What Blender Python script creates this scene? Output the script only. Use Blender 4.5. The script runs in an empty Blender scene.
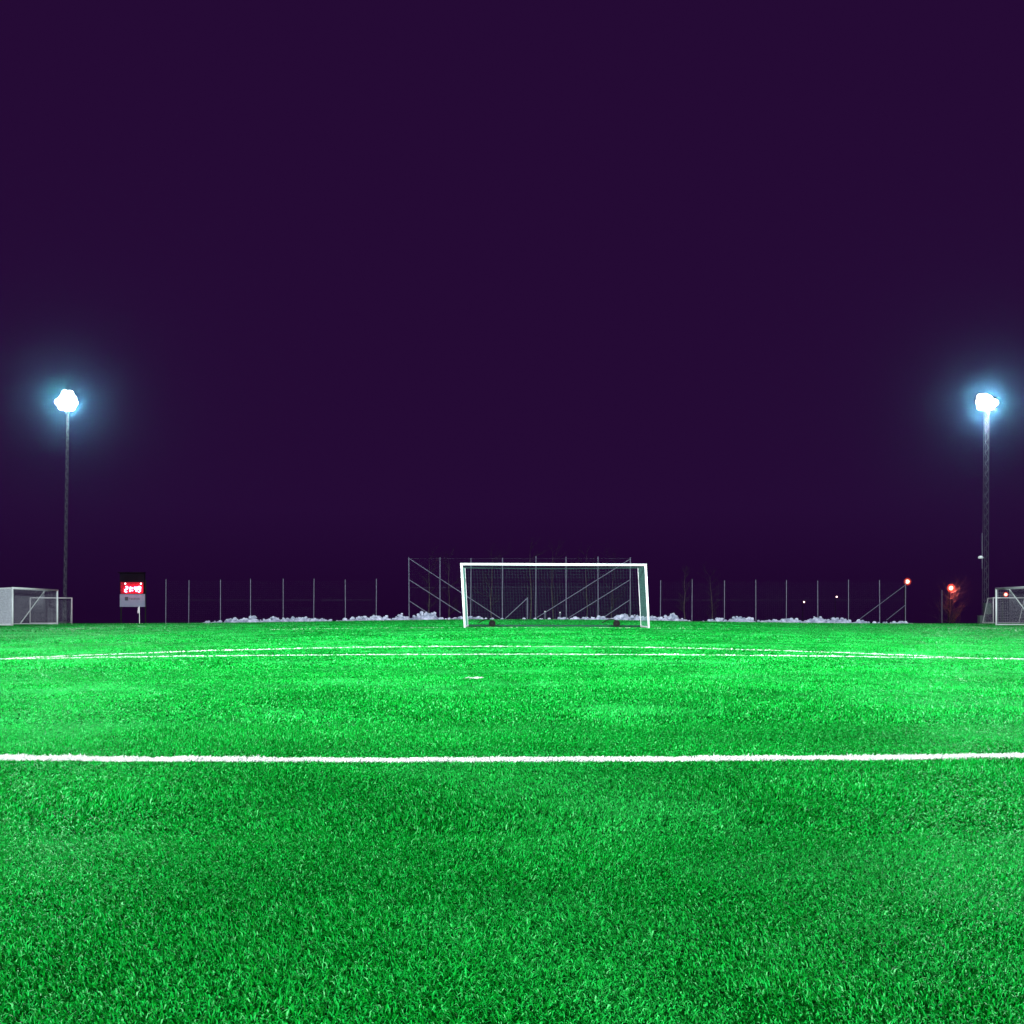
import bpy, math, random
import numpy as np
from mathutils import Vector, Matrix, noise

random.seed(7)
rng = np.random.default_rng(11)
scene = bpy.context.scene
C = scene.collection
PI = math.pi
F = 1000.0          # focal length in pixels of the photograph
HZ = 612.0          # horizon row
CH = 0.67           # camera height (m)


# ------------------------------------------------------------------ helpers
def smooth(a, b, t):
    t = np.clip((t - a) / (b - a), 0, 1)
    return t * t * (3 - 2 * t)


def gz(x, y):
    """height of the crowned pitch and the land round it"""
    return float(gzn(np.array([x]), np.array([y]))[0])


def gzn(x, y):
    crown = -0.34 * (1 - np.exp(-(x / 18.0) ** 2))
    return crown + 0.11 * smooth(18, 60, y) - 9.0 * smooth(86, 130, y)


def wx(px, d):
    return (px - 512.0) * d / F


def wz(py, d):
    return (HZ - py) * d / F + CH


def tag(o, label=None, cat=None, group=None, kind=None):
    if label:
        o['label'] = label
    if cat:
        o['category'] = cat
    if group:
        o['group'] = group
    if kind:
        o['kind'] = kind
    return o


def thing(name, label, cat, loc=(0, 0, 0), rotz=0.0, group=None):
    o = bpy.data.objects.new(name, None)
    o.empty_display_size = 0.3
    C.objects.link(o)
    o.location = loc
    o.rotation_euler = (0, 0, rotz)
    return tag(o, label, cat, group)


class MB:
    """collects shapes and links them as one mesh object"""

    def __init__(self):
        self.v, self.f = [], []

    def add(self, vs, fs):
        n = len(self.v)
        self.v.extend(tuple(p) for p in vs)
        self.f.extend(tuple(i + n for i in f) for f in fs)
        return self

    def box(self, c, s, rot=None):
        x, y, z = s[0] / 2, s[1] / 2, s[2] / 2
        vs = [Vector(p) for p in ((-x, -y, -z), (x, -y, -z), (x, y, -z), (-x, y, -z),
                                  (-x, -y, z), (x, -y, z), (x, y, z), (-x, y, z))]
        if rot is not None:
            vs = [rot @ p for p in vs]
        c = Vector(c)
        return self.add([p + c for p in vs],
                        [(3, 2, 1, 0), (4, 5, 6, 7), (0, 1, 5, 4), (1, 2, 6, 5), (2, 3, 7, 6), (3, 0, 4, 7)])

    def tube(self, a, b, r, r2=None, n=8, caps=True):
        a, b = Vector(a), Vector(b)
        r2 = r if r2 is None else r2
        d = b - a
        if d.length < 1e-6:
            return self
        d.normalize()
        u = d.orthogonal().normalized()
        w = d.cross(u)
        vs, fs = [], []
        for k in range(n):
            t = 2 * PI * k / n
            e = u * math.cos(t) + w * math.sin(t)
            vs.append(a + e * r)
            vs.append(b + e * r2)
        for k in range(n):
            i, j = 2 * k, 2 * ((k + 1) % n)
            fs.append((i, j, j + 1, i + 1))
        if caps:
            fs.append(tuple(2 * k for k in reversed(range(n))))
            fs.append(tuple(2 * k + 1 for k in range(n)))
        return self.add(vs, fs)

    def path(self, pts, r, n=8):
        for a, b in zip(pts[:-1], pts[1:]):
            self.tube(a, b, r, n=n)
        return self

    def dome(self, c, d, r, h, n=18, rings=5):
        """shallow cap of radius r, bulging h along direction d"""
        d = Vector(d).normalized()
        c = Vector(c)
        u = d.orthogonal().normalized()
        w = d.cross(u)
        vs, fs = [], []
        for i in range(rings):
            t = i / rings * PI / 2
            for k in range(n):
                a = 2 * PI * k / n
                vs.append(c + (u * math.cos(a) + w * math.sin(a)) * r * math.cos(t) + d * h * math.sin(t))
        vs.append(c + d * h)
        for i in range(rings - 1):
            for k in range(n):
                k2 = (k + 1) % n
                fs.append((i * n + k, i * n + k2, (i + 1) * n + k2, (i + 1) * n + k))
        top = len(vs) - 1
        for k in range(n):
            fs.append(((rings - 1) * n + k, (rings - 1) * n + (k + 1) % n, top))
        return self.add(vs, fs)

    def build(self, name, mat, parent=None, smooth_shade=False):
        me = bpy.data.meshes.new(name)
        me.from_pydata(self.v, [], self.f)
        me.materials.append(mat)
        if smooth_shade:
            me.polygons.foreach_set('use_smooth', [True] * len(me.polygons))
        me.update()
        o = bpy.data.objects.new(name, me)
        C.objects.link(o)
        if parent:
            o.parent = parent
        return o


def copy_tree(o, parent=None):
    c = o.copy()
    C.objects.link(c)
    c.parent = parent
    for ch in list(o.children):
        copy_tree(ch, c)
    return c


# ------------------------------------------------------------------ materials
def new_mat(name):
    m = bpy.data.materials.new(name)
    m.use_nodes = True
    nt = m.node_tree
    return m, nt, nt.nodes['Principled BSDF']


def noisy(name, col_a, col_b, scale=6.0, rough=0.6, metal=0.0, bump=0.0, detail=6.0, spec=0.5):
    m, nt, b = new_mat(name)
    tc = nt.nodes.new('ShaderNodeTexCoord')
    nz = nt.nodes.new('ShaderNodeTexNoise')
    nz.inputs['Scale'].default_value = scale
    nz.inputs['Detail'].default_value = detail
    cr = nt.nodes.new('ShaderNodeValToRGB')
    cr.color_ramp.elements[0].color = (*col_a, 1)
    cr.color_ramp.elements[1].color = (*col_b, 1)
    cr.color_ramp.elements[0].position = 0.35
    cr.color_ramp.elements[1].position = 0.65
    nt.links.new(tc.outputs['Object'], nz.inputs['Vector'])
    nt.links.new(nz.outputs['Fac'], cr.inputs['Fac'])
    nt.links.new(cr.outputs['Color'], b.inputs['Base Color'])
    b.inputs['Roughness'].default_value = rough
    b.inputs['Metallic'].default_value = metal
    b.inputs['Specular IOR Level'].default_value = spec
    if bump:
        bp = nt.nodes.new('ShaderNodeBump')
        bp.inputs['Strength'].default_value = bump
        nt.links.new(nz.outputs['Fac'], bp.inputs['Height'])
        nt.links.new(bp.outputs['Normal'], b.inputs['Normal'])
    return m


def emitter(name, col, strength):
    m, nt, b = new_mat(name)
    b.inputs['Base Color'].default_value = (0.6, 0.6, 0.6, 1)
    b.inputs['Emission Color'].default_value = (*col, 1)
    b.inputs['Emission Strength'].default_value = strength
    return m


def blade_mat(name, c0, c1, c2, c3, patch, transl=0.25, rough=0.42, spec=0.5, bleached=False):
    """turf fibre: colour varies blade by blade and, gently, patch by patch"""
    m, nt, b = new_mat(name)
    geo = nt.nodes.new('ShaderNodeNewGeometry')
    cr = nt.nodes.new('ShaderNodeValToRGB')
    cr.color_ramp.elements[0].color = (*c0, 1)
    cr.color_ramp.elements[1].color = (*c2, 1)
    e = cr.color_ramp.elements.new(0.5)
    e.color = (*c1, 1)
    e = cr.color_ramp.elements.new(0.93)
    e.color = (*c2, 1)
    cr.color_ramp.elements[-1].color = (*c3, 1)
    nt.links.new(geo.outputs['Random Per Island'], cr.inputs['Fac'])
    tc = nt.nodes.new('ShaderNodeTexCoord')
    nz = nt.nodes.new('ShaderNodeTexNoise')
    nz.inputs['Scale'].default_value = 0.9
    nz.inputs['Detail'].default_value = 5
    mx = nt.nodes.new('ShaderNodeMix')
    mx.data_type = 'RGBA'
    mx.blend_type = 'MULTIPLY'
    r2 = nt.nodes.new('ShaderNodeValToRGB')
    r2.color_ramp.elements[0].color = (1 - patch, 1 - patch, 1 - patch, 1)
    r2.color_ramp.elements[1].color = (1, 1, 1, 1)
    r2.color_ramp.elements[0].position = 0.42
    r2.color_ramp.elements[1].position = 0.58
    nt.links.new(tc.outputs['Object'], nz.inputs['Vector'])
    nt.links.new(nz.outputs['Fac'], r2.inputs['Fac'])
    mx.inputs['Factor'].default_value = 1.0
    nt.links.new(cr.outputs['Color'], mx.inputs[6])
    nt.links.new(r2.outputs['Color'], mx.inputs[7])
    final = mx.outputs[2]
    if bleached:                     # paler, dusty swaths in the pile
        n2 = nt.nodes.new('ShaderNodeTexNoise')
        n2.inputs['Scale'].default_value = 0.42
        n2.inputs['Detail'].default_value = 7
        n2.inputs['Roughness'].default_value = 0.62
        mp = nt.nodes.new('ShaderNodeMapRange')
        mp.inputs['From Min'].default_value = 0.50
        mp.inputs['From Max'].default_value = 0.68
        mp.inputs['To Max'].default_value = 0.40
        m2 = nt.nodes.new('ShaderNodeMix')
        m2.data_type = 'RGBA'
        m2.inputs[7].default_value = (0.045, 0.62, 0.135, 1)
        nt.links.new(tc.outputs['Object'], n2.inputs['Vector'])
        nt.links.new(n2.outputs['Fac'], mp.inputs['Value'])
        nt.links.new(mp.outputs['Result'], m2.inputs['Factor'])
        nt.links.new(mx.outputs[2], m2.inputs[6])
        final = m2.outputs[2]
    nt.links.new(final, b.inputs['Base Color'])
    b.inputs['Roughness'].default_value = rough
    b.inputs['Specular IOR Level'].default_value = spec
    tr = nt.nodes.new('ShaderNodeBsdfTranslucent')
    nt.links.new(final, tr.inputs['Color'])
    ms = nt.nodes.new('ShaderNodeMixShader')
    ms.inputs['Fac'].default_value = transl
    out = nt.nodes['Material Output']
    nt.links.new(b.outputs['BSDF'], ms.inputs[1])
    nt.links.new(tr.outputs['BSDF'], ms.inputs[2])
    nt.links.new(ms.outputs['Shader'], out.inputs['Surface'])
    return m


M = {}
M['turf_blade'] = blade_mat('turf_fibre', (0.0003, 0.055, 0.003), (0.001, 0.31, 0.019), (0.014, 0.57, 0.085), (0.16, 0.74, 0.24), 0.20, 0.25, 0.42, 0.04, True)
M['line_blade'] = blade_mat('white_turf_fibre', (0.62, 0.66, 0.62), (0.8, 0.82, 0.8), (0.85, 0.86, 0.85), (0.86, 0.87, 0.86), 0.0, 0.1, 0.6, 0.15)
M['turf_base'] = noisy('turf_backing_with_infill', (0.0004, 0.025, 0.002), (0.001, 0.06, 0.005), 60.0, 0.9, bump=0.4, spec=0.0)
M['ground'] = noisy('frozen_dark_ground', (0.004, 0.003, 0.005), (0.008, 0.006, 0.010), 0.6, 1.0, bump=0.3, spec=0.0)
M['white_paint'] = noisy('white_painted_aluminium', (0.62, 0.71, 0.70), (0.70, 0.79, 0.78), 3.0, 0.35)
M['grey_paint'] = noisy('dull_white_tube', (0.42, 0.44, 0.46), (0.55, 0.57, 0.58), 3.0, 0.45)
M['net'] = noisy('white_net_twine', (0.55, 0.62, 0.68), (0.66, 0.73, 0.78), 8.0, 0.8)
M['green_net'] = noisy('green_net_twine', (0.02, 0.085, 0.065), (0.035, 0.13, 0.10), 8.0, 0.8)
M['galv'] = noisy('galvanised_steel', (0.085, 0.095, 0.14), (0.135, 0.15, 0.21), 5.0, 0.55, 0.2)
M['mast_steel'] = noisy('weathered_mast_steel', (0.03, 0.034, 0.055), (0.06, 0.066, 0.09), 5.0, 0.55, 0.2)
M['dark_metal'] = noisy('dark_metal', (0.003, 0.006, 0.005), (0.006, 0.010, 0.008), 5.0, 0.7, spec=0.15)
M['dark_green'] = noisy('dark_green_paint', (0.003, 0.025, 0.016), (0.005, 0.035, 0.022), 4.0, 0.6, spec=0.2)
M['rubber'] = noisy('black_rubber', (0.002, 0.002, 0.002), (0.004, 0.004, 0.004), 9.0, 0.85, spec=0.15)
M['snow'] = noisy('old_ploughed_snow', (0.22, 0.27, 0.37), (0.62, 0.68, 0.82), 2.2, 0.8, bump=0.6)
M['bark'] = noisy('pale_bark', (0.012, 0.011, 0.012), (0.075, 0.065, 0.068), 7.0, 0.9, bump=0.5)
M['twig'] = noisy('bare_twig', (0.006, 0.005, 0.006), (0.014, 0.011, 0.012), 9.0, 0.9)
M['panel'] = noisy('pale_sign_panel', (0.15, 0.18, 0.26), (0.19, 0.22, 0.30), 2.0, 0.5)
M['panel_ink'] = noisy('dark_grey_print', (0.03, 0.03, 0.045), (0.05, 0.05, 0.065), 4.0, 0.6)
M['panel_ink_light'] = noisy('mid_grey_print', (0.07, 0.065, 0.09), (0.10, 0.09, 0.12), 4.0, 0.6)
M['case'] = noisy('dark_scoreboard_case', (0.004, 0.002, 0.006), (0.007, 0.004, 0.010), 3.0, 0.7, spec=0.05)
M['digit_glow_red'] = noisy('painted_digit_glow', (0.26, 0.008, 0.02), (0.32, 0.012, 0.03), 3.0, 0.6, spec=0.1)  # red glow of the digits put into the base colour
M['glow_dish'] = noisy('lamp_glow_dish', (0.09, 0.008, 0.007), (0.11, 0.012, 0.010), 3.0, 0.6)  # dark red, so the added dish reads as the lamp's halo
M['cabinet'] = noisy('grey_steel_cabinet', (0.05, 0.075, 0.075), (0.075, 0.10, 0.10), 3.0, 0.5)
M['flag'] = noisy('pale_flag_cloth', (0.6, 0.55, 0.6), (0.7, 0.65, 0.7), 6.0, 0.8)
M['flood'] = emitter('floodlight_glass', (1.0, 0.90, 1.0), 9.0)
M['digit'] = emitter('red_led_digit', (1.0, 0.10, 0.17), 22.0)
M['red_lamp'] = emitter('red_orange_lamp_glass', (1.0, 0.22, 0.16), 6.0)
M['warm_lamp'] = emitter('pale_lamp_glass', (1.0, 0.72, 0.75), 5.0)

# ------------------------------------------------------------------ camera
cam = bpy.data.cameras.new('camera')
cam.sensor_width = 36.0
cam.lens = 36.0 * F / 1024.0
cam.shift_y = (HZ - 512.0) / 1024.0
cam.clip_start = 0.05
cam.clip_end = 3000
co = bpy.data.objects.new('camera', cam)
C.objects.link(co)
co.location = (0, 0, CH)
co.rotation_euler = (PI / 2, 0, 0)
scene.camera = co

# ------------------------------------------------------------------ night sky
w = bpy.data.worlds.new('World')
scene.world = w
w.use_nodes = True
nt = w.node_tree
bg = nt.nodes['Background']
tc = nt.nodes.new('ShaderNodeTexCoord')
sx = nt.nodes.new('ShaderNodeSeparateXYZ')
cr = nt.nodes.new('ShaderNodeValToRGB')
cr.color_ramp.elements[0].position = 0.0
cr.color_ramp.elements[0].color = (0.0125, 0.0016, 0.0235, 1)
cr.color_ramp.elements[1].position = 0.10
cr.color_ramp.elements[1].color = (0.0185, 0.0032, 0.0355, 1)
nt.links.new(tc.outputs['Generated'], sx.inputs[0])
nt.links.new(sx.outputs['Z'], cr.inputs['Fac'])
nt.links.new(cr.outputs['Color'], bg.inputs['Color'])
bg.inputs['Strength'].default_value = 1.0


# ------------------------------------------------------------------ ground
def grid_sheet(name, xs, ys, zoff, mat, kind, label=None):
    X, Y = np.meshgrid(xs, ys)
    Z = gzn(X, Y) + zoff
    v = np.stack([X.ravel(), Y.ravel(), Z.ravel()], 1)
    nx, ny = len(xs), len(ys)
    idx = np.arange(nx * ny).reshape(ny, nx)
    f = np.stack([idx[:-1, :-1], idx[:-1, 1:], idx[1:, 1:], idx[1:, :-1]], -1).reshape(-1, 4)
    me = bpy.data.meshes.new(name)
    me.from_pydata(v.tolist(), [], f.tolist())
    me.materials.append(mat)
    me.polygons.foreach_set('use_smooth', [True] * len(me.polygons))
    o = bpy.data.objects.new(name, me)
    C.objects.link(o)
    tag(o, label, None, None, kind)
    return o


gx = np.concatenate([np.linspace(-300, -60, 7), np.linspace(-50, 50, 51), np.linspace(60, 300, 7)])
gy = np.concatenate([np.linspace(-60, -20, 5), np.linspace(-10, 90, 51), np.linspace(100, 400, 7)])
grid_sheet('ground', gx, gy, -0.05, M['ground'], 'structure', 'dark frozen ground beyond the pitch')
grid_sheet('turf_base', np.linspace(-41, 41, 83), np.linspace(-16, 77, 94), 0.0, M['turf_base'], 'structure',
           'flat green backing of the artificial turf pitch')


# ------------------------------------------------------------------ turf blades
class Sines:
    """cheap smooth 2-D noise used for the lie of the pile"""

    def __init__(self, seed, lo, hi, n=26):
        r = np.random.default_rng(seed)
        k = np.exp(r.uniform(math.log(lo), math.log(hi), n))
        a = r.uniform(0, 2 * PI, n)
        self.kx, self.ky = k * np.cos(a), k * np.sin(a)
        self.p = r.uniform(0, 2 * PI, n)
        self.n = n

    def __call__(self, x, y):
        s = np.zeros_like(x)
        for i in range(self.n):
            s += np.sin(self.kx[i] * x + self.ky[i] * y + self.p[i])
        return s / math.sqrt(self.n / 2)


LEAN_DIR = Sines(3, 0.5, 9.0)
LEAN_AMT = Sines(5, 0.5, 7.0)
LEN_VAR = Sines(9, 3.0, 30.0)

# the white lines of the pitch: own-half penalty area seen from its goal mouth
PX0 = -0.38                    # pitch axis
LW = 0.12


def near_y(x):
    return 4.50 + 0.022 * (x + 0.3) ** 2


def line_id(x, y):
    """0 none, 1.. which white line covers the point"""
    out = np.zeros(len(x), int)
    out[np.abs(y - near_y(x)) < LW / 2] = 1
    ya = 15.65 - 0.006 * (x + 0.3) ** 2
    out[np.abs(y - ya) < LW * 0.4] = 2
    r = np.hypot(x - PX0, y - 10.1)
    out[(np.abs(r - 9.15) < LW * 0.38) & (y > ya + LW / 2)] = 3
    out[np.hypot(x - PX0, y - 10.1) < 0.10] = 4
    out[(np.abs(y - 39.25) < LW / 2) & (x > -9.5) & (x < 8.6)] = 5
    out[(np.abs(y - 72.0) < 0.15)] = 6
    return out


def blades(x, y, width, lmin, lmax, name, mat):
    n = len(x)
    z = gzn(x, y)
    d0 = LEAN_DIR(x, y)
    az = d0 * 1.4 + rng.normal(0, 1.3, n)
    amt = np.clip(1.15 + 0.25 * LEAN_AMT(x, y) + rng.normal(0, 0.35, n), 0.05, 1.5)
    L = rng.uniform(lmin, lmax, n) * (1 + 0.14 * LEN_VAR(x, y))
    wd = width * rng.uniform(0.7, 1.25, n)
    # fibre face turned anywhere
    fa = rng.uniform(0, PI, n)
    sxv, syv = np.cos(fa), np.sin(fa)
    dx, dy = np.cos(az), np.sin(az)
    v = np.empty((n, 5, 3), np.float32)
    for k, (t, wf) in enumerate(((0.0, 1.0), (0.55, 0.9))):
        lean = amt * t
        px = x + dx * L * t * np.sin(lean)
        py = y + dy * L * t * np.sin(lean)
        pz = z + L * t * np.cos(lean * 0.9)
        hw = wd * wf / 2
        v[:, 2 * k, 0], v[:, 2 * k, 1], v[:, 2 * k, 2] = px - sxv * hw, py - syv * hw, pz
        v[:, 2 * k + 1, 0], v[:, 2 * k + 1, 1], v[:, 2 * k + 1, 2] = px + sxv * hw, py + syv * hw, pz
    lean = np.clip(amt * 1.25, 0, 1.5)
    v[:, 4, 0] = x + dx * L * np.sin(lean)
    v[:, 4, 1] = y + dy * L * np.sin(lean)
    v[:, 4, 2] = z + L * np.cos(lean)
    base = (np.arange(n) * 5)[:, None]
    loops = (base + np.array([[0, 1, 3, 2, 2, 3, 4]])).ravel().astype(np.int32)
    me = bpy.data.meshes.new(name)
    me.vertices.add(n * 5)
    me.vertices.foreach_set('co', v.ravel())
    me.loops.add(n * 7)
    me.loops.foreach_set('vertex_index', loops)
    me.polygons.add(n * 2)
    ls = (np.arange(n) * 7)[:, None] + np.array([[0, 4]])
    me.polygons.foreach_set('loop_start', ls.ravel().astype(np.int32))
    me.update(calc_edges=True)
    me.materials.append(mat)
    o = bpy.data.objects.new(name, me)
    C.objects.link(o)
    return o


zones = [  # y0, y1, blades per m2, width, shortest, longest
    (1.15, 3.0, 42000, 0.0027, 0.007, 0.019),
    (3.0, 6.0, 17000, 0.0037, 0.009, 0.024),
    (6.0, 12.0, 5000, 0.0065, 0.013, 0.030),
    (12.0, 24.0, 1500, 0.0100, 0.016, 0.036),
    (24.0, 42.0, 380, 0.020, 0.018, 0.040),
    (42.0, 76.8, 110, 0.045, 0.020, 0.042),
]
gxs, gys, gws, gl0, gl1 = [], [], [], [], []
for (y0, y1, dens, wd, l0, l1) in zones:
    half = min(0.56 * y1 + 1.3, 41)
    n = int(dens * (y1 - y0) * 2 * half)
    y = rng.uniform(y0, y1, n)
    x = rng.uniform(-half, half, n)
    keep = np.abs(x) < np.minimum(0.56 * y + 1.3, 41)
    x, y = x[keep], y[keep]
    gxs.append(x); gys.append(y)
    gws.append(np.full(len(x), wd)); gl0.append(np.full(len(x), l0)); gl1.append(np.full(len(x), l1))
GX, GY, GW, G0, G1 = map(np.concatenate, (gxs, gys, gws, gl0, gl1))
lid = line_id(GX, GY)
# the pile of a white line is as dense as the green round it and a little fuller
m = lid == 0
tag(blades(GX[m], GY[m], GW[m], G0[m], G1[m], 'grass', M['turf_blade']),
    'bright green artificial grass of the pitch', None, None, 'stuff')
names = {1: ('goal_area_line', 'broad white line across the near turf'),
         2: ('penalty_area_line', 'white straight line of the penalty area'),
         3: ('penalty_arc_line', 'white curved line beyond the penalty area line'),
         4: ('penalty_spot', 'small white spot before the penalty area line'),
         5: ('far_goal_line', 'faint white line under the far goal'),
         6: ('far_boundary_line', 'faint white line along the far edge of the turf')}
for k, (nm, lb) in names.items():
    m = lid == k
    if k == 4:
        m &= rng.random(len(m)) < 0.35
    rx, ry, rw, r0, r1 = GX[m], GY[m], GW[m], G0[m], G1[m]
    rep = {1: 2, 2: 2, 3: 2, 4: 1}.get(k, 1)
    jx = np.concatenate([rx + rng.normal(0, 0.012, len(rx)) * (i > 0) for i in range(rep)])
    jy = np.concatenate([ry + rng.normal(0, 0.006, len(ry)) * (i > 0) for i in range(rep)])
    o = blades(jx, jy, np.tile(rw, rep), np.tile(r0, rep) + 0.006, np.tile(r1, rep), nm, M['line_blade'])
    tag(o, lb, None, None, 'structure')


# ------------------------------------------------------------------ goals
def net_quad(mb, p00, p10, p11, p01, step, r, sag=0.0):
    """strands of a net over the four-cornered patch p00-p10-p11-p01"""
    p00, p10, p11, p01 = map(Vector, (p00, p10, p11, p01))
    lu = max((p10 - p00).length, (p11 - p01).length)
    lv = max((p01 - p00).length, (p11 - p10).length)
    nu, nv = max(2, int(lu / step)), max(2, int(lv / step))

    def at(u, v):
        p = (p00 * (1 - u) + p10 * u) * (1 - v) + (p01 * (1 - u) + p11 * u) * v
        return p - Vector((0, 0, sag * 4 * u * (1 - u) * v * (1 - v) * 4))
    segs = 5 if sag else 1
    for i in range(nu + 1):
        for s in range(segs):
            mb.tube(at(i / nu, s / segs), at(i / nu, (s + 1) / segs), r, n=3, caps=False)
    for j in range(nv + 1):
        for s in range(segs):
            mb.tube(at(s / segs, j / nv), at((s + 1) / segs, j / nv), r, n=3, caps=False)


# far goal facing the camera: local x across, y away, z up
D0 = 39.0
xa, xb = wx(463.6, D0), wx(650.0, D0)
gw = xb - xa
goal = thing('football_goal', 'large white football goal with green net facing the camera before the tall fence',
             'goal', ((xa + xb) / 2, D0, gz((xa + xb) / 2, D0)))
H = 2.53
RK = -0.052                     # the frame leans a touch to one side


def k(x, y, z):
    return (x + RK * z, y, z)


hw = gw / 2
zl = gz(xa, D0) - gz((xa + xb) / 2, D0)
zr = gz(xb, D0) - gz((xa + xb) / 2, D0)
R = 0.047
MB().tube(k(-hw + R, 0, zl - 0.03), k(-hw + R, 0, H - R - 0.03), R, n=14).build('post', M['white_paint'], goal, True)
MB().tube(k(hw - R, 0, zr - 0.03), k(hw - R, 0, H - R - 0.03), R, n=14).build('post', M['white_paint'], goal, True)
mb = MB().tube(k(-hw, 0, H - R), k(hw, 0, H - R - 0.03), R + 0.002, n=14)
mb.build('crossbar', M['white_paint'], goal, True)
DEP = 2.1
for s, zz in ((-1, zl), (1, zr)):
    mb = MB().tube(k(s * (hw - 0.08), DEP, zz + 0.05), k(s * (hw - 0.08), DEP, H - 0.10), 0.015, n=8)
    mb.build('net_support', M['grey_paint'], goal)
    MB().tube(k(s * (hw - R), 0.06, zz + 0.05), k(s * (hw - 0.08), DEP, zz + 0.05), 0.035, n=8).build('side_rail', M['grey_paint'], goal)
MB().tube(k(-hw + 0.1, DEP, zl + 0.06), k(hw - 0.1, DEP, zr + 0.06), 0.045, n=8).build('ground_bar', M['dark_green'], goal)
mb = MB()
sr = 0.0011
net_quad(mb, k(-hw + R, 0.07, H - 0.14), k(hw - R, 0.07, H - 0.14), k(hw - 0.08, DEP, H - 0.12), k(-hw + 0.08, DEP, H - 0.12), 0.12, sr, 0.05)
net_quad(mb, k(-hw + 0.08, DEP, H - 0.12), k(hw - 0.08, DEP, H - 0.12), k(hw - 0.08, DEP - 0.02, zr + 0.05), k(-hw + 0.08, DEP - 0.02, zl + 0.05), 0.12, sr)
for s, zz in ((-1, zl), (1, zr)):
    net_quad(mb, k(s * (hw - R), 0.06, H - 0.13), k(s * (hw - 0.08), DEP, H - 0.12), k(s * (hw - 0.08), DEP, zz + 0.05), k(s * (hw - R), 0.06, zz + 0.05), 0.06, 0.0021)
mb.build('net', M['green_net'], goal)
for px in (492.2, 616.6):
    xx = wx(px, D0 + DEP - 0.35) - goal.location.x
    mb = MB()
    mb.tube((xx, DEP - 0.39, 0.15), (xx, DEP - 0.31, 0.15), 0.14, n=18)
    wh = mb.build('wheel', M['rubber'], goal)
    # hub
    MB().tube((xx, DEP - 0.40, 0.15), (xx, DEP - 0.30, 0.15), 0.03, n=10).build('hub', M['dark_metal'], wh)
    pts = [(xx - 0.03 - 0.55 * t, DEP - 0.35 + 0.3 * t, 0.16 + 0.16 * math.sin(PI * (0.25 + 0.75 * t))) for t in np.linspace(0, 1, 8)]
    MB().path(pts, 0.02, 6).build('wheel_arm', M['dark_metal'], goal)


def side_goal(label, loc, rotz, width, height, top, bottom, r, step, sr, near_step=None, near_r=None, tube='white_paint'):
    """goal whose mouth faces local -y; top bars go back `top`, ground bars `bottom`"""
    g = thing('football_goal', label, 'goal', loc, rotz)
    h = width / 2
    wp = M[tube]
    ch = height - r
    for s in (-1, 1):
        MB().tube((s * (h - r), 0, -0.05), (s * (h - r), 0, ch), r, n=12).build('post', wp, g, True)
    MB().tube((-h, 0, ch), (h, 0, ch), r + 0.002, n=12).build('crossbar', wp, g, True)
    rr = r * 0.55
    for s in (-1, 1):
        MB().path([(s * (h - r), r, ch), (s * (h - r), top, ch - 0.03), (s * (h - r), bottom, 0.06)], rr, 8).build('stanchion', wp, g)
        MB().tube((s * (h - r), r, 0.05), (s * (h - r), bottom, 0.05), rr * 0.95, n=8).build('side_rail', wp, g)
    MB().tube((-h + r, bottom, 0.05), (h - r, bottom, 0.05), rr, n=8).build('ground_bar', wp, g)
    mb = MB()
    q = h - r
    net_quad(mb, (-q, 0.03, ch), (q, 0.03, ch), (q, top, ch - 0.04), (-q, top, ch - 0.04), step, sr)
    net_quad(mb, (-q, top, ch - 0.04), (q, top, ch - 0.04), (q, bottom, 0.06), (-q, bottom, 0.06), step, sr)
    for s in (-1, 1):
        st = near_step if near_step and s < 0 else step
        s_r = near_r if near_r and s < 0 else sr
        net_quad(mb, (s * q, 0.03, ch), (s * q, top, ch - 0.04), (s * q, top, 0.06), (s * q, 0.03, 0.06), st, s_r)
        net_quad(mb, (s * q, top, ch - 0.04), (s * q, top + 0.02, ch - 0.06), (s * q, bottom, 0.06), (s * q, top, 0.06), st, s_r)
    mb.build('net', M['net'], g)
    return g


# left touchline: big goal, mouth turned to the pitch (+x), near post at px 12.5, far post at px 57
a = Vector((wx(12.5, 64.6), 64.6))
b = Vector((wx(57.3, 71.6), 71.6))
c = (a + b) / 2
ang = math.atan2((b - a).y, (b - a).x)
side_goal('big white goal with dense pale net at the left touchline, mouth turned to the pitch',
          (c.x, c.y, gz(c.x, c.y)), ang, (b - a).length + 0.12, 2.5, 0.9, 2.6, 0.06, 0.09, 0.0034, 0.05, 0.014)
# its mouth must face +x: local -y = (sin ang, -cos ang)
c = Vector((wx(50.0, 77.0), 77.2))
side_goal('small pale goal standing behind the big goal at the left touchline',
          (c.x, c.y, gz(c.x, c.y)), math.radians(27), 3.0, 2.02, 0.75, 1.5, 0.04, 0.10, 0.0022, tube='grey_paint')
# right touchline: far post at px 996, near post beyond the frame
b = Vector((wx(996.3, 66.5), 66.5))
a = Vector((b.x - 0.15, b.y - 7.4))
c = (a + b) / 2
ang = math.atan2((a - b).y, (a - b).x)
side_goal('big white goal cut off by the right edge of the picture',
          (c.x, c.y, gz(c.x, c.y)), ang, (b - a).length + 0.12, 2.5, 0.85, 2.6, 0.06, 0.11, 0.0026)
c = Vector((wx(991.5, 76.5) + 1.5, 76.4))
side_goal('small pale goal behind the big goal at the right touchline',
          (c.x, c.y, gz(c.x, c.y)), math.radians(4), 3.0, 2.02, 0.75, 1.5, 0.04, 0.11, 0.0014, tube='grey_paint')


# ------------------------------------------------------------------ fences
FD = 80.0


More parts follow.
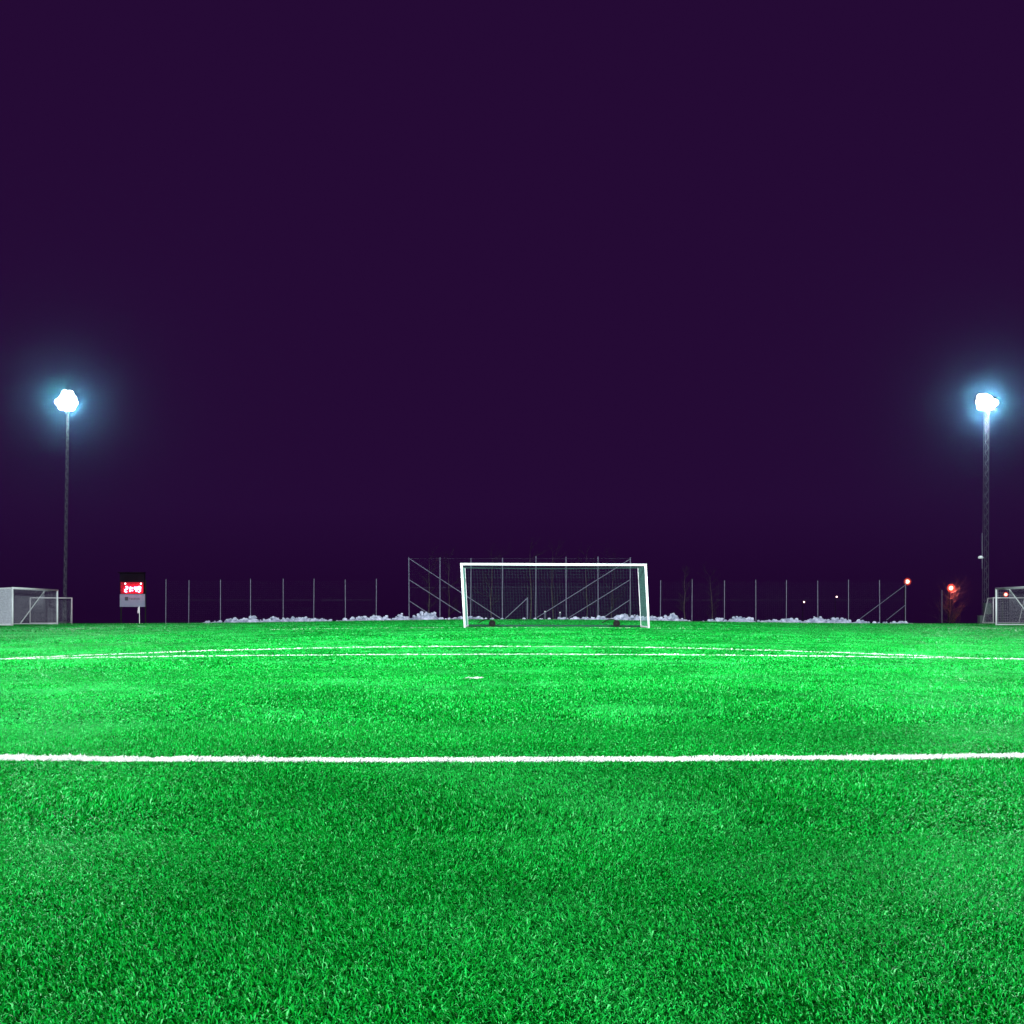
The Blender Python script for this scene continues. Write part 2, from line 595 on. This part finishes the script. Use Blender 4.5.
def fence(label, posts, top_px, braces, wires, r=0.045, mesh=0.0, group=None):
    x0 = wx(posts[0], FD)
    f = thing('boundary_fence' if top_px > 570 else 'ball_stop_fence', label, 'fence', (x0, FD, gz(x0, FD)))
    f0 = f.location
    for p in posts:
        x = wx(p, FD)
        zb = gz(x, FD) - 0.08
        zt = wz(top_px + random.uniform(-1.0, 1.0), FD)
        tilt = random.uniform(-0.03, 0.03)
        mb = MB().tube((x - f0.x + tilt, 0, zb - f0.z), (x - f0.x, 0, zt - f0.z), r, n=8)
        mb.tube((x - f0.x, 0, zt - f0.z), (x - f0.x, 0, zt - f0.z + 0.04), r * 1.15, r * 0.5, n=8)
        mb.build('post', M['galv'], f)
    for (xa_, ya_, xb_, yb_) in braces:
        A = (wx(xa_, FD) - f0.x, -0.09, wz(ya_, FD) - f0.z)
        B = (wx(xb_, FD) - f0.x, -0.13, max(wz(yb_, FD), gz(wx(xb_, FD), FD) - 0.05) - f0.z)
        MB().tube(A, B, r * 0.8, n=8).build('brace', M['galv'], f)
    mb = MB()
    xe = wx(posts[-1], FD)
    for wy in wires:
        n = len(posts)
        for pa, pb in zip(posts[:-1], posts[1:]):
            mb.tube((wx(pa, FD) - f0.x, 0.06, wz(wy, FD) - f0.z), (wx(pb, FD) - f0.x, 0.06, wz(wy, FD) - f0.z), 0.002, n=4, caps=False)
    if mesh:
        zt = wz(top_px + 1, FD) - f0.z
        x = x0
        while x < xe:
            mb.tube((x - f0.x, 0.06, gz(x, FD) - f0.z), (x - f0.x, 0.06, zt), 0.0007, n=3, caps=False)
            x += mesh
        z = 0.1
        while z < zt:
            mb.tube((0, 0.06, z), (xe - x0, 0.06, z), 0.0007, n=3, caps=False)
            z += mesh
    mb.build('wire_netting', M['galv'], f)
    return f


fence('low wire fence on grey posts left of the tall fence', [166, 189, 220.5, 250.5, 283.2, 314, 345.2, 376.4], 580.0, [], [600], 0.031, 0.16)
fence('tall wire ball stop fence with slanting braces behind the far goal',
      [408.8, 440, 471, 502.5, 536.0, 566, 598, 630.3], 557.5,
      [(409.5, 558.8, 500, 618), (409.5, 580, 461, 613), (409.5, 601, 431, 615),
       (629.5, 559.5, 537, 617.5), (629.5, 580, 569, 617.5), (629.5, 600, 604, 617)],
      [558.5, 587.5], 0.043, 0.14)
fence('low wire fence on grey posts right of the tall fence', [660.7, 692.2, 724.5, 755.8, 786.5, 817.7, 848.5, 879.5, 905.6], 580.5,
      [(905, 585, 858, 620), (905, 605, 886, 620)], [600], 0.031, 0.16)

# low end post with its stay, and two stubs behind the goal
s = thing('stay_post', 'short grey post with one slanting stay between the tall fence posts', 'post', (wx(527.3, 78.8), 78.8, gz(1.2, 78.8)))
zt = wz(597.5, 78.8) - s.location.z
MB().tube((0, 0, -0.05), (0, 0, zt), 0.05, n=8).build('upright', M['galv'], s)
MB().tube((-0.05, 0, zt - 0.1), (-1.78, 0, 0.0), 0.035, n=8).build('stay', M['galv'], s)
for px, py, lb in ((545.0, 611.0, 'thin short marker post behind the goal, left of the other one'),
                   (560.0, 612.0, 'stubby marker post behind the goal with a pale cap')):
    x = wx(px, 78.3)
    s = thing('marker_post', lb, 'post', (x, 78.3, gz(x, 78.3)))
    zt = wz(py, 78.3) - s.location.z
    MB().tube((0, 0, -0.05), (0, 0, zt - 0.08), 0.045, n=8).build('upright', M['galv'], s)
    MB().tube((0, 0, zt - 0.08), (0, 0, zt), 0.06, 0.04, n=8).build('cap', M['white_paint'], s)

# ------------------------------------------------------------------ ploughed snow
tbl = [(150, 0), (195, .4), (215, 1.6), (224, .8), (232, 4.2), (240, 3.6), (252, 7), (262, 2.5), (275, 5.5), (290, 3.6), (300, 5.5), (315, 3.6), (325, 1.8),
       (335, .4), (350, 2.6), (367, 4.6), (378, 7), (390, 2.6), (394, 1), (400, 7.5), (406, 3.6), (413, 4), (424, 8.6), (434, 9), (438, 1.6), (447, .4), (455, 2.6),
       (470, 2.4), (476, 3.4), (484, .4), (500, 0), (540, .2), (585, 2.2), (600, 3), (612, 2.6), (617, 5), (623, 8.4), (629, 5.4), (634, 6.4), (645, 4.6), (655, 5.4), (661, 3.4), (664, 5),
       (669, 3.6), (672, 9), (680, 4), (690, .8), (704, .2), (712, 2.2), (722, 3.4), (726, 2), (735, 4.8), (743, 6.2), (750, 4.6), (756, .4), (765, 3.2), (775, 2.4), (779, .5),
       (785, 4), (790, 7), (796, 4), (803, 2), (810, 5), (817, 8), (823, 3.6), (827, 1.4), (832, 5), (840, 4.6), (848, 3.6), (852, 1), (858, 3.2), (866, .8), (880, .6),
       (895, 1.6), (905, 1.2), (920, .5), (940, 0)]
tp = np.array([t[0] for t in tbl], float)
th = np.array([t[1] for t in tbl], float)
SD = 78.4
mb = MB()
xs = np.arange(wx(150, SD), wx(940, SD), 0.055)
vs = np.linspace(-0.8, 0.8, 17)
nv = len(vs)
vert = []
for x in xs:
    px = 512 + x * F / SD
    h = np.interp(px, tp, th) * SD / F * 0.78
    for v in vs:
        off = 0.18 * noise.noise((x * 0.7, 0.0, 4.0))
        prof = max(0.0, 1 - (abs(v) / 0.8) ** 2.2)
        lump = 0.78 + 0.75 * noise.fractal((x * 2.3, v * 2.3, 1.0), 1.0, 2.0, 4) + 0.22 * noise.noise((x * 9, v * 9, 3.0))
        zz = gz(x, SD) - 0.06 + max(0.0, h * prof * lump + (0.03 if h > 0.05 else 0.0) * prof)
        vert.append((x + 0.05 * noise.noise((x * 7, v * 7, 8.0)), SD + v + off, zz))
fs = []
for i in range(len(xs) - 1):
    for j in range(nv - 1):
        p = i * nv + j
        fs.append((p, p + nv, p + nv + 1, p + 1))
mb.add(vert, fs)
# clods thrown on and in front of the ridge
r_ = random.Random(4)
for q in range(420):
    px = r_.uniform(205, 905)
    h = np.interp(px, tp, th) * SD / F
    if h < 0.08 and r_.random() < 0.85:
        continue
    x = wx(px, SD)
    v = r_.uniform(-0.75, 0.3)
    s_ = r_.uniform(0.04, 0.13)
    zc = gz(x, SD) + h * max(0, 1 - (abs(v) / 0.8) ** 2.2) * r_.uniform(0.5, 1.0)
    n_, rings = 7, 4
    vv, ff = [], []
    for i in range(rings + 1):
        t = PI * i / rings
        for kk in range(n_):
            a_ = 2 * PI * kk / n_
            rr = s_ * (1 + 0.5 * noise.noise((math.cos(a_) * math.sin(t) + q, math.sin(a_) * math.sin(t), math.cos(t))))
            vv.append((x + rr * math.sin(t) * math.cos(a_) * 1.3, SD + v + rr * math.sin(t) * math.sin(a_), zc + rr * math.cos(t)))
    for i in range(rings):
        for kk in range(n_):
            k2 = (kk + 1) % n_
            ff.append((i * n_ + kk, (i + 1) * n_ + kk, (i + 1) * n_ + k2, i * n_ + k2))
    mb.add(vv, ff)
o = mb.build('snow', M['snow'])
tag(o, 'ragged ridge of old ploughed snow along the fence foot', None, None, 'stuff')


# ------------------------------------------------------------------ floodlight towers
TD = 79.0


def tower(label, px, head_py, lamp_spots, wide, lean, extras, lamp_dx):
    x = wx(px, TD)
    zb = gz(x, TD)
    t = thing('floodlight_mast', label, 'floodlight mast', (x, TD, zb))
    top = wz(head_py, TD) - zb
    hwid = wide / 2
    mb = MB()
    h_m = top - 0.2

    def cx(z):
        return lean * z / top

    cor = ((-1, -1), (1, -1), (1, 1), (-1, 1))
    for sx_, sy_ in cor:
        mb.tube((sx_ * hwid, sy_ * hwid, -0.05), (cx(h_m) + sx_ * hwid * 0.8, sy_ * hwid * 0.8, h_m), 0.013, n=6)
    step = 0.42
    nlev = int(h_m / step)
    for lv in range(nlev):
        z0, z1 = lv * step, (lv + 1) * step
        s0 = hwid * (1 - 0.2 * z0 / h_m)
        s1 = hwid * (1 - 0.2 * z1 / h_m)
        for i in range(4):
            p, q = cor[i], cor[(i + 1) % 4]
            if (lv + (i > 1)) % 2:
                p, q = q, p
            mb.tube((cx(z0) + p[0] * s0, p[1] * s0, z0), (cx(z1) + q[0] * s1, q[1] * s1, z1), 0.024 if i == 0 else 0.007, n=5)
    mb.build('lattice', M['mast_steel'], t)
    MB().box((0, 0, 0.0), (wide + 0.5, wide + 0.5, 0.24)).build('footing', M['cabinet'], t)
    bars = MB()
    for dz in (-0.5, -0.05, 0.45):
        bars.tube((lean - 0.5, -0.34, top + dz), (lean + 0.6, -0.34, top + dz), 0.04, n=8)
    bars.tube((lean, -0.36, top - 0.9), (lean, -0.30, top + 0.6), 0.055, n=8)
    bars.box((lean, -0.15, top - 0.45), (0.5, 0.45, 0.08))
    bars.build('lamp_rack', M['galv'], t)
    aim = Vector((-x * 1.05, 36.0 - TD, -top * 1.05)).normalized()
    # each lamp is tipped, but less than the beam's axis, as flood lamps are
    d = Vector((aim.x, aim.y, aim.z * 0.75)).normalized()
    for (lx, lz) in lamp_spots:
        lx, lz = lx * 0.84 + lamp_dx, lz * 0.86
        p = Vector((lean + lx, -0.62, top + lz))
        body = MB()
        body.tube(p - d * 0.30, p - d * 0.02, 0.16, 0.285, n=18)
        body.tube(p - d * 0.02, p + d * 0.03, 0.285, 0.29, n=18)
        bo = body.build('floodlight', M['cabinet'], t)
        MB().dome(p + d * 0.034, d, 0.27, 0.12).build('lamp_glass', M['flood'], bo, True)
        MB().tube(p - d * 0.2, (p.x, -0.34, p.z), 0.03, n=6).build('bracket', M['galv'], bo)
    L = bpy.data.lights.new('floodlight_beam', 'SPOT')
    L.energy = 42000
    L.color = (0.86, 0.95, 1.0)
    L.spot_size = math.radians(70)
    L.spot_blend = 0.7
    L.shadow_soft_size = 0.9
    lo = bpy.data.objects.new('floodlight_beam', L)
    C.objects.link(lo)
    lo.parent = t
    lo.location = Vector((lean, -0.62, top)) + d * 0.75
    lo.rotation_euler = aim.to_track_quat('-Z', 'Y').to_euler()
    S = bpy.data.lights.new('lamp_spill', 'POINT')
    S.energy = 4200 if extras else 1800
    S.color = (0.86, 0.92, 1.0)
    S.shadow_soft_size = 0.4
    so = bpy.data.objects.new('lamp_spill', S)
    C.objects.link(so)
    so.parent = t
    so.location = (lean, -1.5, top - 0.95)
    for kind_ in extras:
        if kind_ == 'camera':
            bx = wx(980.0, TD) - x
            zc = wz(557.2, TD) - zb
            cb = MB()
            cb.dome((bx, -0.1, zc - 0.05), (0, 0, 1), 0.20, 0.16)
            cb.tube((bx, -0.1, zc - 0.12), (bx, -0.1, zc - 0.05), 0.17, 0.20, n=18)
            cb.build('junction_dome', M['white_paint'], t, False)
            MB().tube((bx, -0.1, zc - 0.08), (-hwid * 0.9, -hwid, zc - 0.02), 0.025, n=6).build('dome_arm', M['galv'], t)
            MB().tube((-hwid - 0.12, -0.1, zc - 0.9), (-hwid - 0.12, -0.1, zc + 1.9), 0.03, n=6).build('conduit', M['galv'], t)
        if kind_ == 'cabinet':
            z0, z1 = wz(614.2, TD) - zb, wz(603.0, TD) - zb
            cb = MB().box((0.02, -hwid - 0.17, (z0 + z1) / 2), (0.50, 0.30, z1 - z0))
            ca = cb.build('switch_cabinet', M['cabinet'], t)
            MB().box((0.02, -hwid - 0.325, (z0 + z1) / 2), (0.44, 0.012, z1 - z0 - 0.08)).build('cabinet_door', M['cabinet'], ca)
            MB().box((0.18, -hwid - 0.34, (z0 + z1) / 2), (0.03, 0.03, 0.14)).build('handle', M['dark_metal'], ca)
    return t


tower('left floodlight mast with blazing lamps above the scoreboard side of the pitch', 64.5, 402.5,
      [(-0.05, 0.68), (0.45, 0.64), (-0.28, 0.24), (0.22, 0.24), (0.72, 0.22), (-0.66, -0.10), (-0.12, -0.20), (0.38, -0.2), (0.84, -0.20),
       (-0.36, -0.52), (0.12, -0.62), (0.60, -0.60)], 0.17, 0.28, [], 0.06)
tower('right floodlight mast with blazing lamps and a grey cabinet near its foot', 985.2, 404.0,
      [(-0.52, 0.46), (-0.06, 0.50), (0.30, 0.34), (-0.62, 0.04), (-0.14, 0.05), (0.36, -0.02), (0.84, -0.02), (-0.52, -0.38), (-0.04, -0.42), (0.46, -0.36)],
      0.34, 0.1, ['camera', 'cabinet'], -0.34)

# small ground cabinet left of the right mast
x = wx(981.5, 78.0)
g = thing('ground_cabinet', 'low dark green box on the ground beside the right floodlight mast', 'cabinet', (x, 78.0, gz(x, 78.0)))
MB().box((0, 0, 0.28), (0.42, 0.4, 0.6)).build('body', M['cabinet'], g)
MB().box((0, 0, 0.60), (0.48, 0.46, 0.05)).build('lid', M['cabinet'], g)

# ------------------------------------------------------------------ scoreboard
BD = 79.0
x = wx(132.6, BD)
zb = gz(x, BD)
sb = thing('scoreboard', 'scoreboard with glowing red digits above a pale panel by the left fence', 'scoreboard', (x, BD, zb))
u = BD / F


def lz_(py):
    return wz(py, BD) - zb


MB().box((0, 0, (lz_(573) + lz_(593.9)) / 2), (24.6 * u, 0.22, lz_(573) - lz_(593.9))).build('display_case', M['case'], sb)
MB().box((0, -0.125, (lz_(582.2) + lz_(593.7)) / 2), (22.6 * u, 0.04, lz_(582.2) - lz_(593.7))).build('glow_panel', M['digit_glow_red'], sb)  # added panel that carries the painted red glow round the digits
hood = MB().box((0, -0.16, lz_(572.6)), (25.2 * u, 0.6, 0.05)).build('hood', M['case'], sb)
pn = MB().box((0, 0, (lz_(594.1) + lz_(606.8)) / 2), (25.0 * u, 0.12, lz_(594.1) - lz_(606.8))).build('lower_panel', M['panel'], sb)
for s in (-1, 1):
    MB().tube((s * 12.2 * u, 0.14, -0.1), (s * 12.2 * u, 0.14, lz_(580)), 0.05, n=8).build('leg', M['dark_metal'], sb)
# emblem and an unreadable row of lettering on the lower panel
MB().box(((126.9 - 132.6) * u, -0.066, lz_(598.7)), (3.4 * u, 0.01, 3.6 * u)).build('emblem', M['panel_ink'], sb)
mb = MB()
rr_ = random.Random(2)
xx = 129.9
while xx < 140.2:
    wdt = rr_.uniform(0.45, 0.8)
    mb.box(((xx - 132.6) * u, -0.066, lz_(598.8) + rr_.uniform(-0.02, 0.02)), (wdt * u, 0.01, rr_.uniform(1.5, 2.4) * u))
    xx += wdt + 0.45
mb.build('lettering', M['panel_ink_light'], sb)
SEG = {'2': 'abged', '1': 'bc', '4': 'fgbc', '9': 'abfgcd'}


def digit(ch, xc, zc, w_, h_, th_, skew=0.10):
    mb = MB()
    hx, hz = w_ / 2, h_ / 2
    pos = {'a': ((0, hz), True), 'g': ((0, 0), True), 'd': ((0, -hz), True),
           'f': ((-hx, hz / 2), False), 'b': ((hx, hz / 2), False), 'e': ((-hx, -hz / 2), False), 'c': ((hx, -hz / 2), False)}
    for sgm in SEG[ch]:
        (px_, pz_), hor = pos[sgm]
        size = (w_ - th_ * 0.3, 0.09, th_) if hor else (th_, 0.09, hz - th_ * 0.15)
        rot = Matrix.Identity(3)
        rot[0][2] = skew
        mb.box((xc + px_ + skew * pz_, -0.27, zc + pz_), size, rot)
    return mb.build('digit', M['digit'], sb)


zc = lz_(589.3)
dh = 5.0 * u
for ch, px in (('2', 127.6), ('1', 130.6), ('4', 136.9), ('9', 140.5)):
    digit(ch, (px - 132.6) * u, zc, 2.0 * u, dh, 0.085)
for dz in (-0.1, 0.1):
    MB().box(((133.6 - 132.6) * u, -0.27, zc + dz), (0.09, 0.09, 0.09)).build('colon_dot', M['digit'], sb)
for px in (126.0, 141.6):
    MB().dome(((px - 132.6) * u, -0.15, lz_(583.7)), (0, -1, 0), 0.06, 0.05).build('indicator_lamp', M['warm_lamp'], sb)

# corner flag in front of the scoreboard
x = wx(139.6, 74.0)
cf = thing('corner_flag', 'thin pole with a drooping pale flag in front of the scoreboard', 'corner flag', (x, 74.0, gz(x, 74.0)))
zt = wz(606.0, 74.0) - cf.location.z
MB().tube((0, 0, -0.03), (-0.02, 0, zt), 0.02, n=8).build('pole', M['white_paint'], cf)
mb = MB()
pts = []
for i in range(7):
    t = i / 6
    for j in range(4):
        q = j / 3
        pts.append((-0.02 - 0.14 * q * (1 - 0.4 * abs(t - 0.6)) + 0.02 * math.sin(t * 7), 0.03 * math.sin(q * 5 + t * 4), zt - 0.02 - 0.42 * t - 0.12 * q))
fs = [(i * 4 + j, i * 4 + j + 1, (i + 1) * 4 + j + 1, (i + 1) * 4 + j) for i in range(6) for j in range(3)]
n0 = len(pts)
pts += [(p[0], p[1] + 0.006, p[2]) for p in pts]
fs += [tuple(i + n0 for i in reversed(f)) for f in fs]
mb.add(pts, fs)
mb.build('flag', M['flag'], cf)


# ------------------------------------------------------------------ bare trees
def bare_tree(label, x, y, h, seed, spread=1.0, group='bare trees behind the fence', trunk_r=0.09, depth=4, twig='twig', nodes=9, per=2):
    r = random.Random(seed)
    t = thing('bare_tree', label, 'tree', (x, y, gz(x, y) - 0.05), 0, group)
    h += gz(x, 80.0) - gz(x, y)      # its foot stands down the bank
    tr, cr_ = MB(), MB()
    p = Vector((0, 0, -0.1))
    n = nodes
    rad = trunk_r
    pts = []
    for i in range(n):
        q = p + Vector((r.uniform(-0.07, 0.07), r.uniform(-0.07, 0.07), h / n))
        r2 = trunk_r * (1 - 0.88 * (i + 1) / n)
        tr.tube(p, q, rad, r2, n=7, caps=False)
        pts.append((q, r2))
        p, rad = q, r2

    def branch(p, d, L, rad, lv):
        segs = 3
        for s in range(segs):
            d = (d + Vector((r.uniform(-.3, .3), r.uniform(-.3, .3), r.uniform(-.05, .3)))).normalized()
            q = p + d * L / segs
            cr_.tube(p, q, rad, rad * 0.72, n=4 if lv < 2 else 3, caps=False)
            if lv < depth - 1:
                for _ in range(1 if lv else 2):
                    e = (d + Vector((r.uniform(-1, 1), r.uniform(-1, 1), r.uniform(-.3, .6)))).normalized()
                    branch(q, e, L * r.uniform(.45, .7), rad * 0.55, lv + 1)
            p, rad = q, rad * 0.72
    for (q, rr2) in pts[2:]:
        for _ in range(per):
            a_ = r.uniform(0, 2 * PI)
            d = Vector((math.cos(a_), math.sin(a_), r.uniform(0.3, 1.0))).normalized()
            branch(q, d, h * 0.22 * spread * r.uniform(.6, 1.2), max(rr2 * 0.5, 0.012), 0)
    tr.build('trunk', M['bark'], t)
    cr_.build('crown', M[twig], t)
    return t


tr_spec = [(428, 96, 5.8, 'faint bare tree behind the tall fence between its two leftmost posts'),
           (449.5, 101, 6.2, 'faint bare tree behind the tall fence just right of its second post'),
           (491, 94, 5.6, 'bushy bare tree seen through the left part of the far goal'),
           (529.8, 92, 6.3, 'pale slender tree trunk beside the short stay post'),
           (553.5, 98, 6.6, 'dim bare tree seen through the middle of the far goal'),
           (586.5, 97, 6.2, 'dim bare tree seen through the far goal right of its middle'),
           (612, 103, 6.0, 'dim bare tree behind the right part of the far goal'),
           (684, 95, 4.6, 'thin lone tree right of the far goal behind the low fence'),
           (713, 99, 4.4, 'small dim tree behind the low fence right of the lone thin tree')]
for i, (px, d, h, lb) in enumerate(tr_spec):
    bare_tree(lb, wx(px, d), d, h, 20 + i, 1.35 if i == 2 else 0.8, trunk_r=0.075, depth=3)


# ------------------------------------------------------------------ street lamps beyond
def street_lamp(label, px, py, d, mat, rgb, energy, size, pole=True):
    x = wx(px, d)
    zb = gz(x, d) - 0.1
    t = thing('street_lamp', label, 'street lamp', (x, d, zb))
    z = wz(py, d) - zb
    MB().tube((-0.1, 0.6, 0), (-0.1, 0.6, z + 0.1), 0.06, 0.045, n=8).build('pole', M['dark_metal'], t)
    MB().path([(-0.1, 0.6, z + 0.08), (-0.05, 0.4, z + 0.2), (0, 0.2, z + 0.1)], 0.03, 6).build('arm', M['dark_metal'], t)
    hd = MB()                        # red dish added behind the bulb to give it a halo
    n_, rg = 20, 5
    vv, ff = [], []
    for i in range(rg + 1):
        q = i / rg
        for kk in range(n_):
            a_ = 2 * PI * kk / n_
            vv.append((size * 1.75 * q * math.cos(a_), 0.22 - 0.20 * q * q, z + size * 1.75 * q * math.sin(a_)))
    for i in range(rg):
        for kk in range(n_):
            k2 = (kk + 1) % n_
            ff.append((i * n_ + kk, (i + 1) * n_ + kk, (i + 1) * n_ + k2, i * n_ + k2))
    m0 = len(vv)
    vv += [(p[0], p[1] + 0.02, p[2]) for p in vv]
    ff += [tuple(q + m0 for q in reversed(f)) for f in ff]
    hd = hd.add(vv, ff).build('glow_dish', M['glow_dish'], t, True)
    b_ = MB().dome((0, 0.06, z), (0, -1, 0), size, size * 0.8)
    b_.build('lamp_bulb', M[mat], hd, True)
    if energy:
        L = bpy.data.lights.new('lamp_light', 'POINT')
        L.energy = energy
        L.color = rgb
        L.shadow_soft_size = size
        lo = bpy.data.objects.new('lamp_light', L)
        C.objects.link(lo)
        lo.parent = t
        lo.location = (0, -0.35 - energy / 1500, z - energy / 1600)
    return t


RED = (1.0, 0.16, 0.10)
street_lamp('red street lamp glowing right above the end post of the low fence', 907.6, 581.6, 120, 'red_lamp', RED, 36, 0.25)
street_lamp('red street lamp glowing among the twigs of a lit bare tree', 951.2, 588.0, 120, 'red_lamp', RED, 900, 0.27)
street_lamp('red street lamp seen through the mouth of the right goal', 1006.0, 594.5, 120, 'red_lamp', RED, 30, 0.18)
street_lamp('tiny distant pale lamp low above the snow, left of the other tiny lamp', 804.2, 602.0, 180, 'warm_lamp', RED, 0, 0.13)
street_lamp('tiny distant pale lamp right of and higher than the other tiny lamp', 836.8, 596.8, 180, 'warm_lamp', RED, 0, 0.13)
bare_tree('bare tree lit red by the street lamp among its twigs', wx(951.5, 119.7), 119.4, 3.2, 71, 0.75, None, 0.09, 4, 'bark', 16, 5)
s = thing('lone_post', 'lone pole standing left of the red lit tree', 'post', (wx(942.0, 117), 117, gz(wx(942.0, 117), 117)))
MB().tube((0, 0, -0.1), (0, 0, wz(590.5, 117) - s.location.z), 0.06, n=8).build('shaft', M['galv'], s)
MB().tube((0, 0, wz(590.5, 117) - s.location.z), (0, 0, wz(590, 117) - s.location.z), 0.07, 0.03, n=8).build('cap', M['galv'], s)


# ------------------------------------------------------------------ floodlights of the masts behind the camera
def flood_behind(x, y, z, tx, ty, energy, size):
    L = bpy.data.lights.new('floodlight_behind', 'SPOT')
    L.energy = energy
    L.color = (0.92, 0.97, 1.0)
    L.spot_size = math.radians(size)
    L.spot_blend = 1.0
    L.shadow_soft_size = 0.9
    o = bpy.data.objects.new('floodlight_behind', L)
    C.objects.link(o)
    o.location = (x, y, z)
    o.rotation_euler = (Vector((tx, ty, 0)) - Vector((x, y, z))).to_track_quat('-Z', 'Y').to_euler()


flood_behind(-30, -8, 17, -1, 9, 142000, 104)
flood_behind(30, -8, 17, 1, 11, 108000, 104)
flood_behind(-20, -18, 18, 1, 56, 238000, 66)
flood_behind(20, -18, 18, 1, 56, 238000, 66)

# ------------------------------------------------------------------ night mist
HAZE = 0.000046
mb = MB().box((0, 170, 10), (640, 500, 46))
hz = mb.build('haze', M['ground'])
m = bpy.data.materials.new('night_mist')
m.use_nodes = True
nt = m.node_tree
nt.nodes.remove(nt.nodes['Principled BSDF'])
pv = nt.nodes.new('ShaderNodeVolumePrincipled')
pv.inputs['Color'].default_value = (0.22, 0.58, 1.0, 1)
pv.inputs['Density'].default_value = HAZE
pv.inputs['Anisotropy'].default_value = 0.982
nt.links.new(pv.outputs['Volume'], nt.nodes['Material Output'].inputs['Volume'])
hz.data.materials[0] = m
tag(hz, 'thin night mist over the pitch', None, None, 'stuff')

# ------------------------------------------------------------------ render settings
scene.render.engine = 'CYCLES'
scene.cycles.max_bounces = 5
scene.cycles.diffuse_bounces = 2
scene.cycles.glossy_bounces = 2
scene.cycles.transmission_bounces = 2
scene.cycles.volume_bounces = 0
scene.cycles.sample_clamp_indirect = 4.0
scene.view_settings.view_transform = 'Standard'
scene.view_settings.look = 'None'
scene.view_settings.exposure = 0
scene.view_settings.gamma = 1
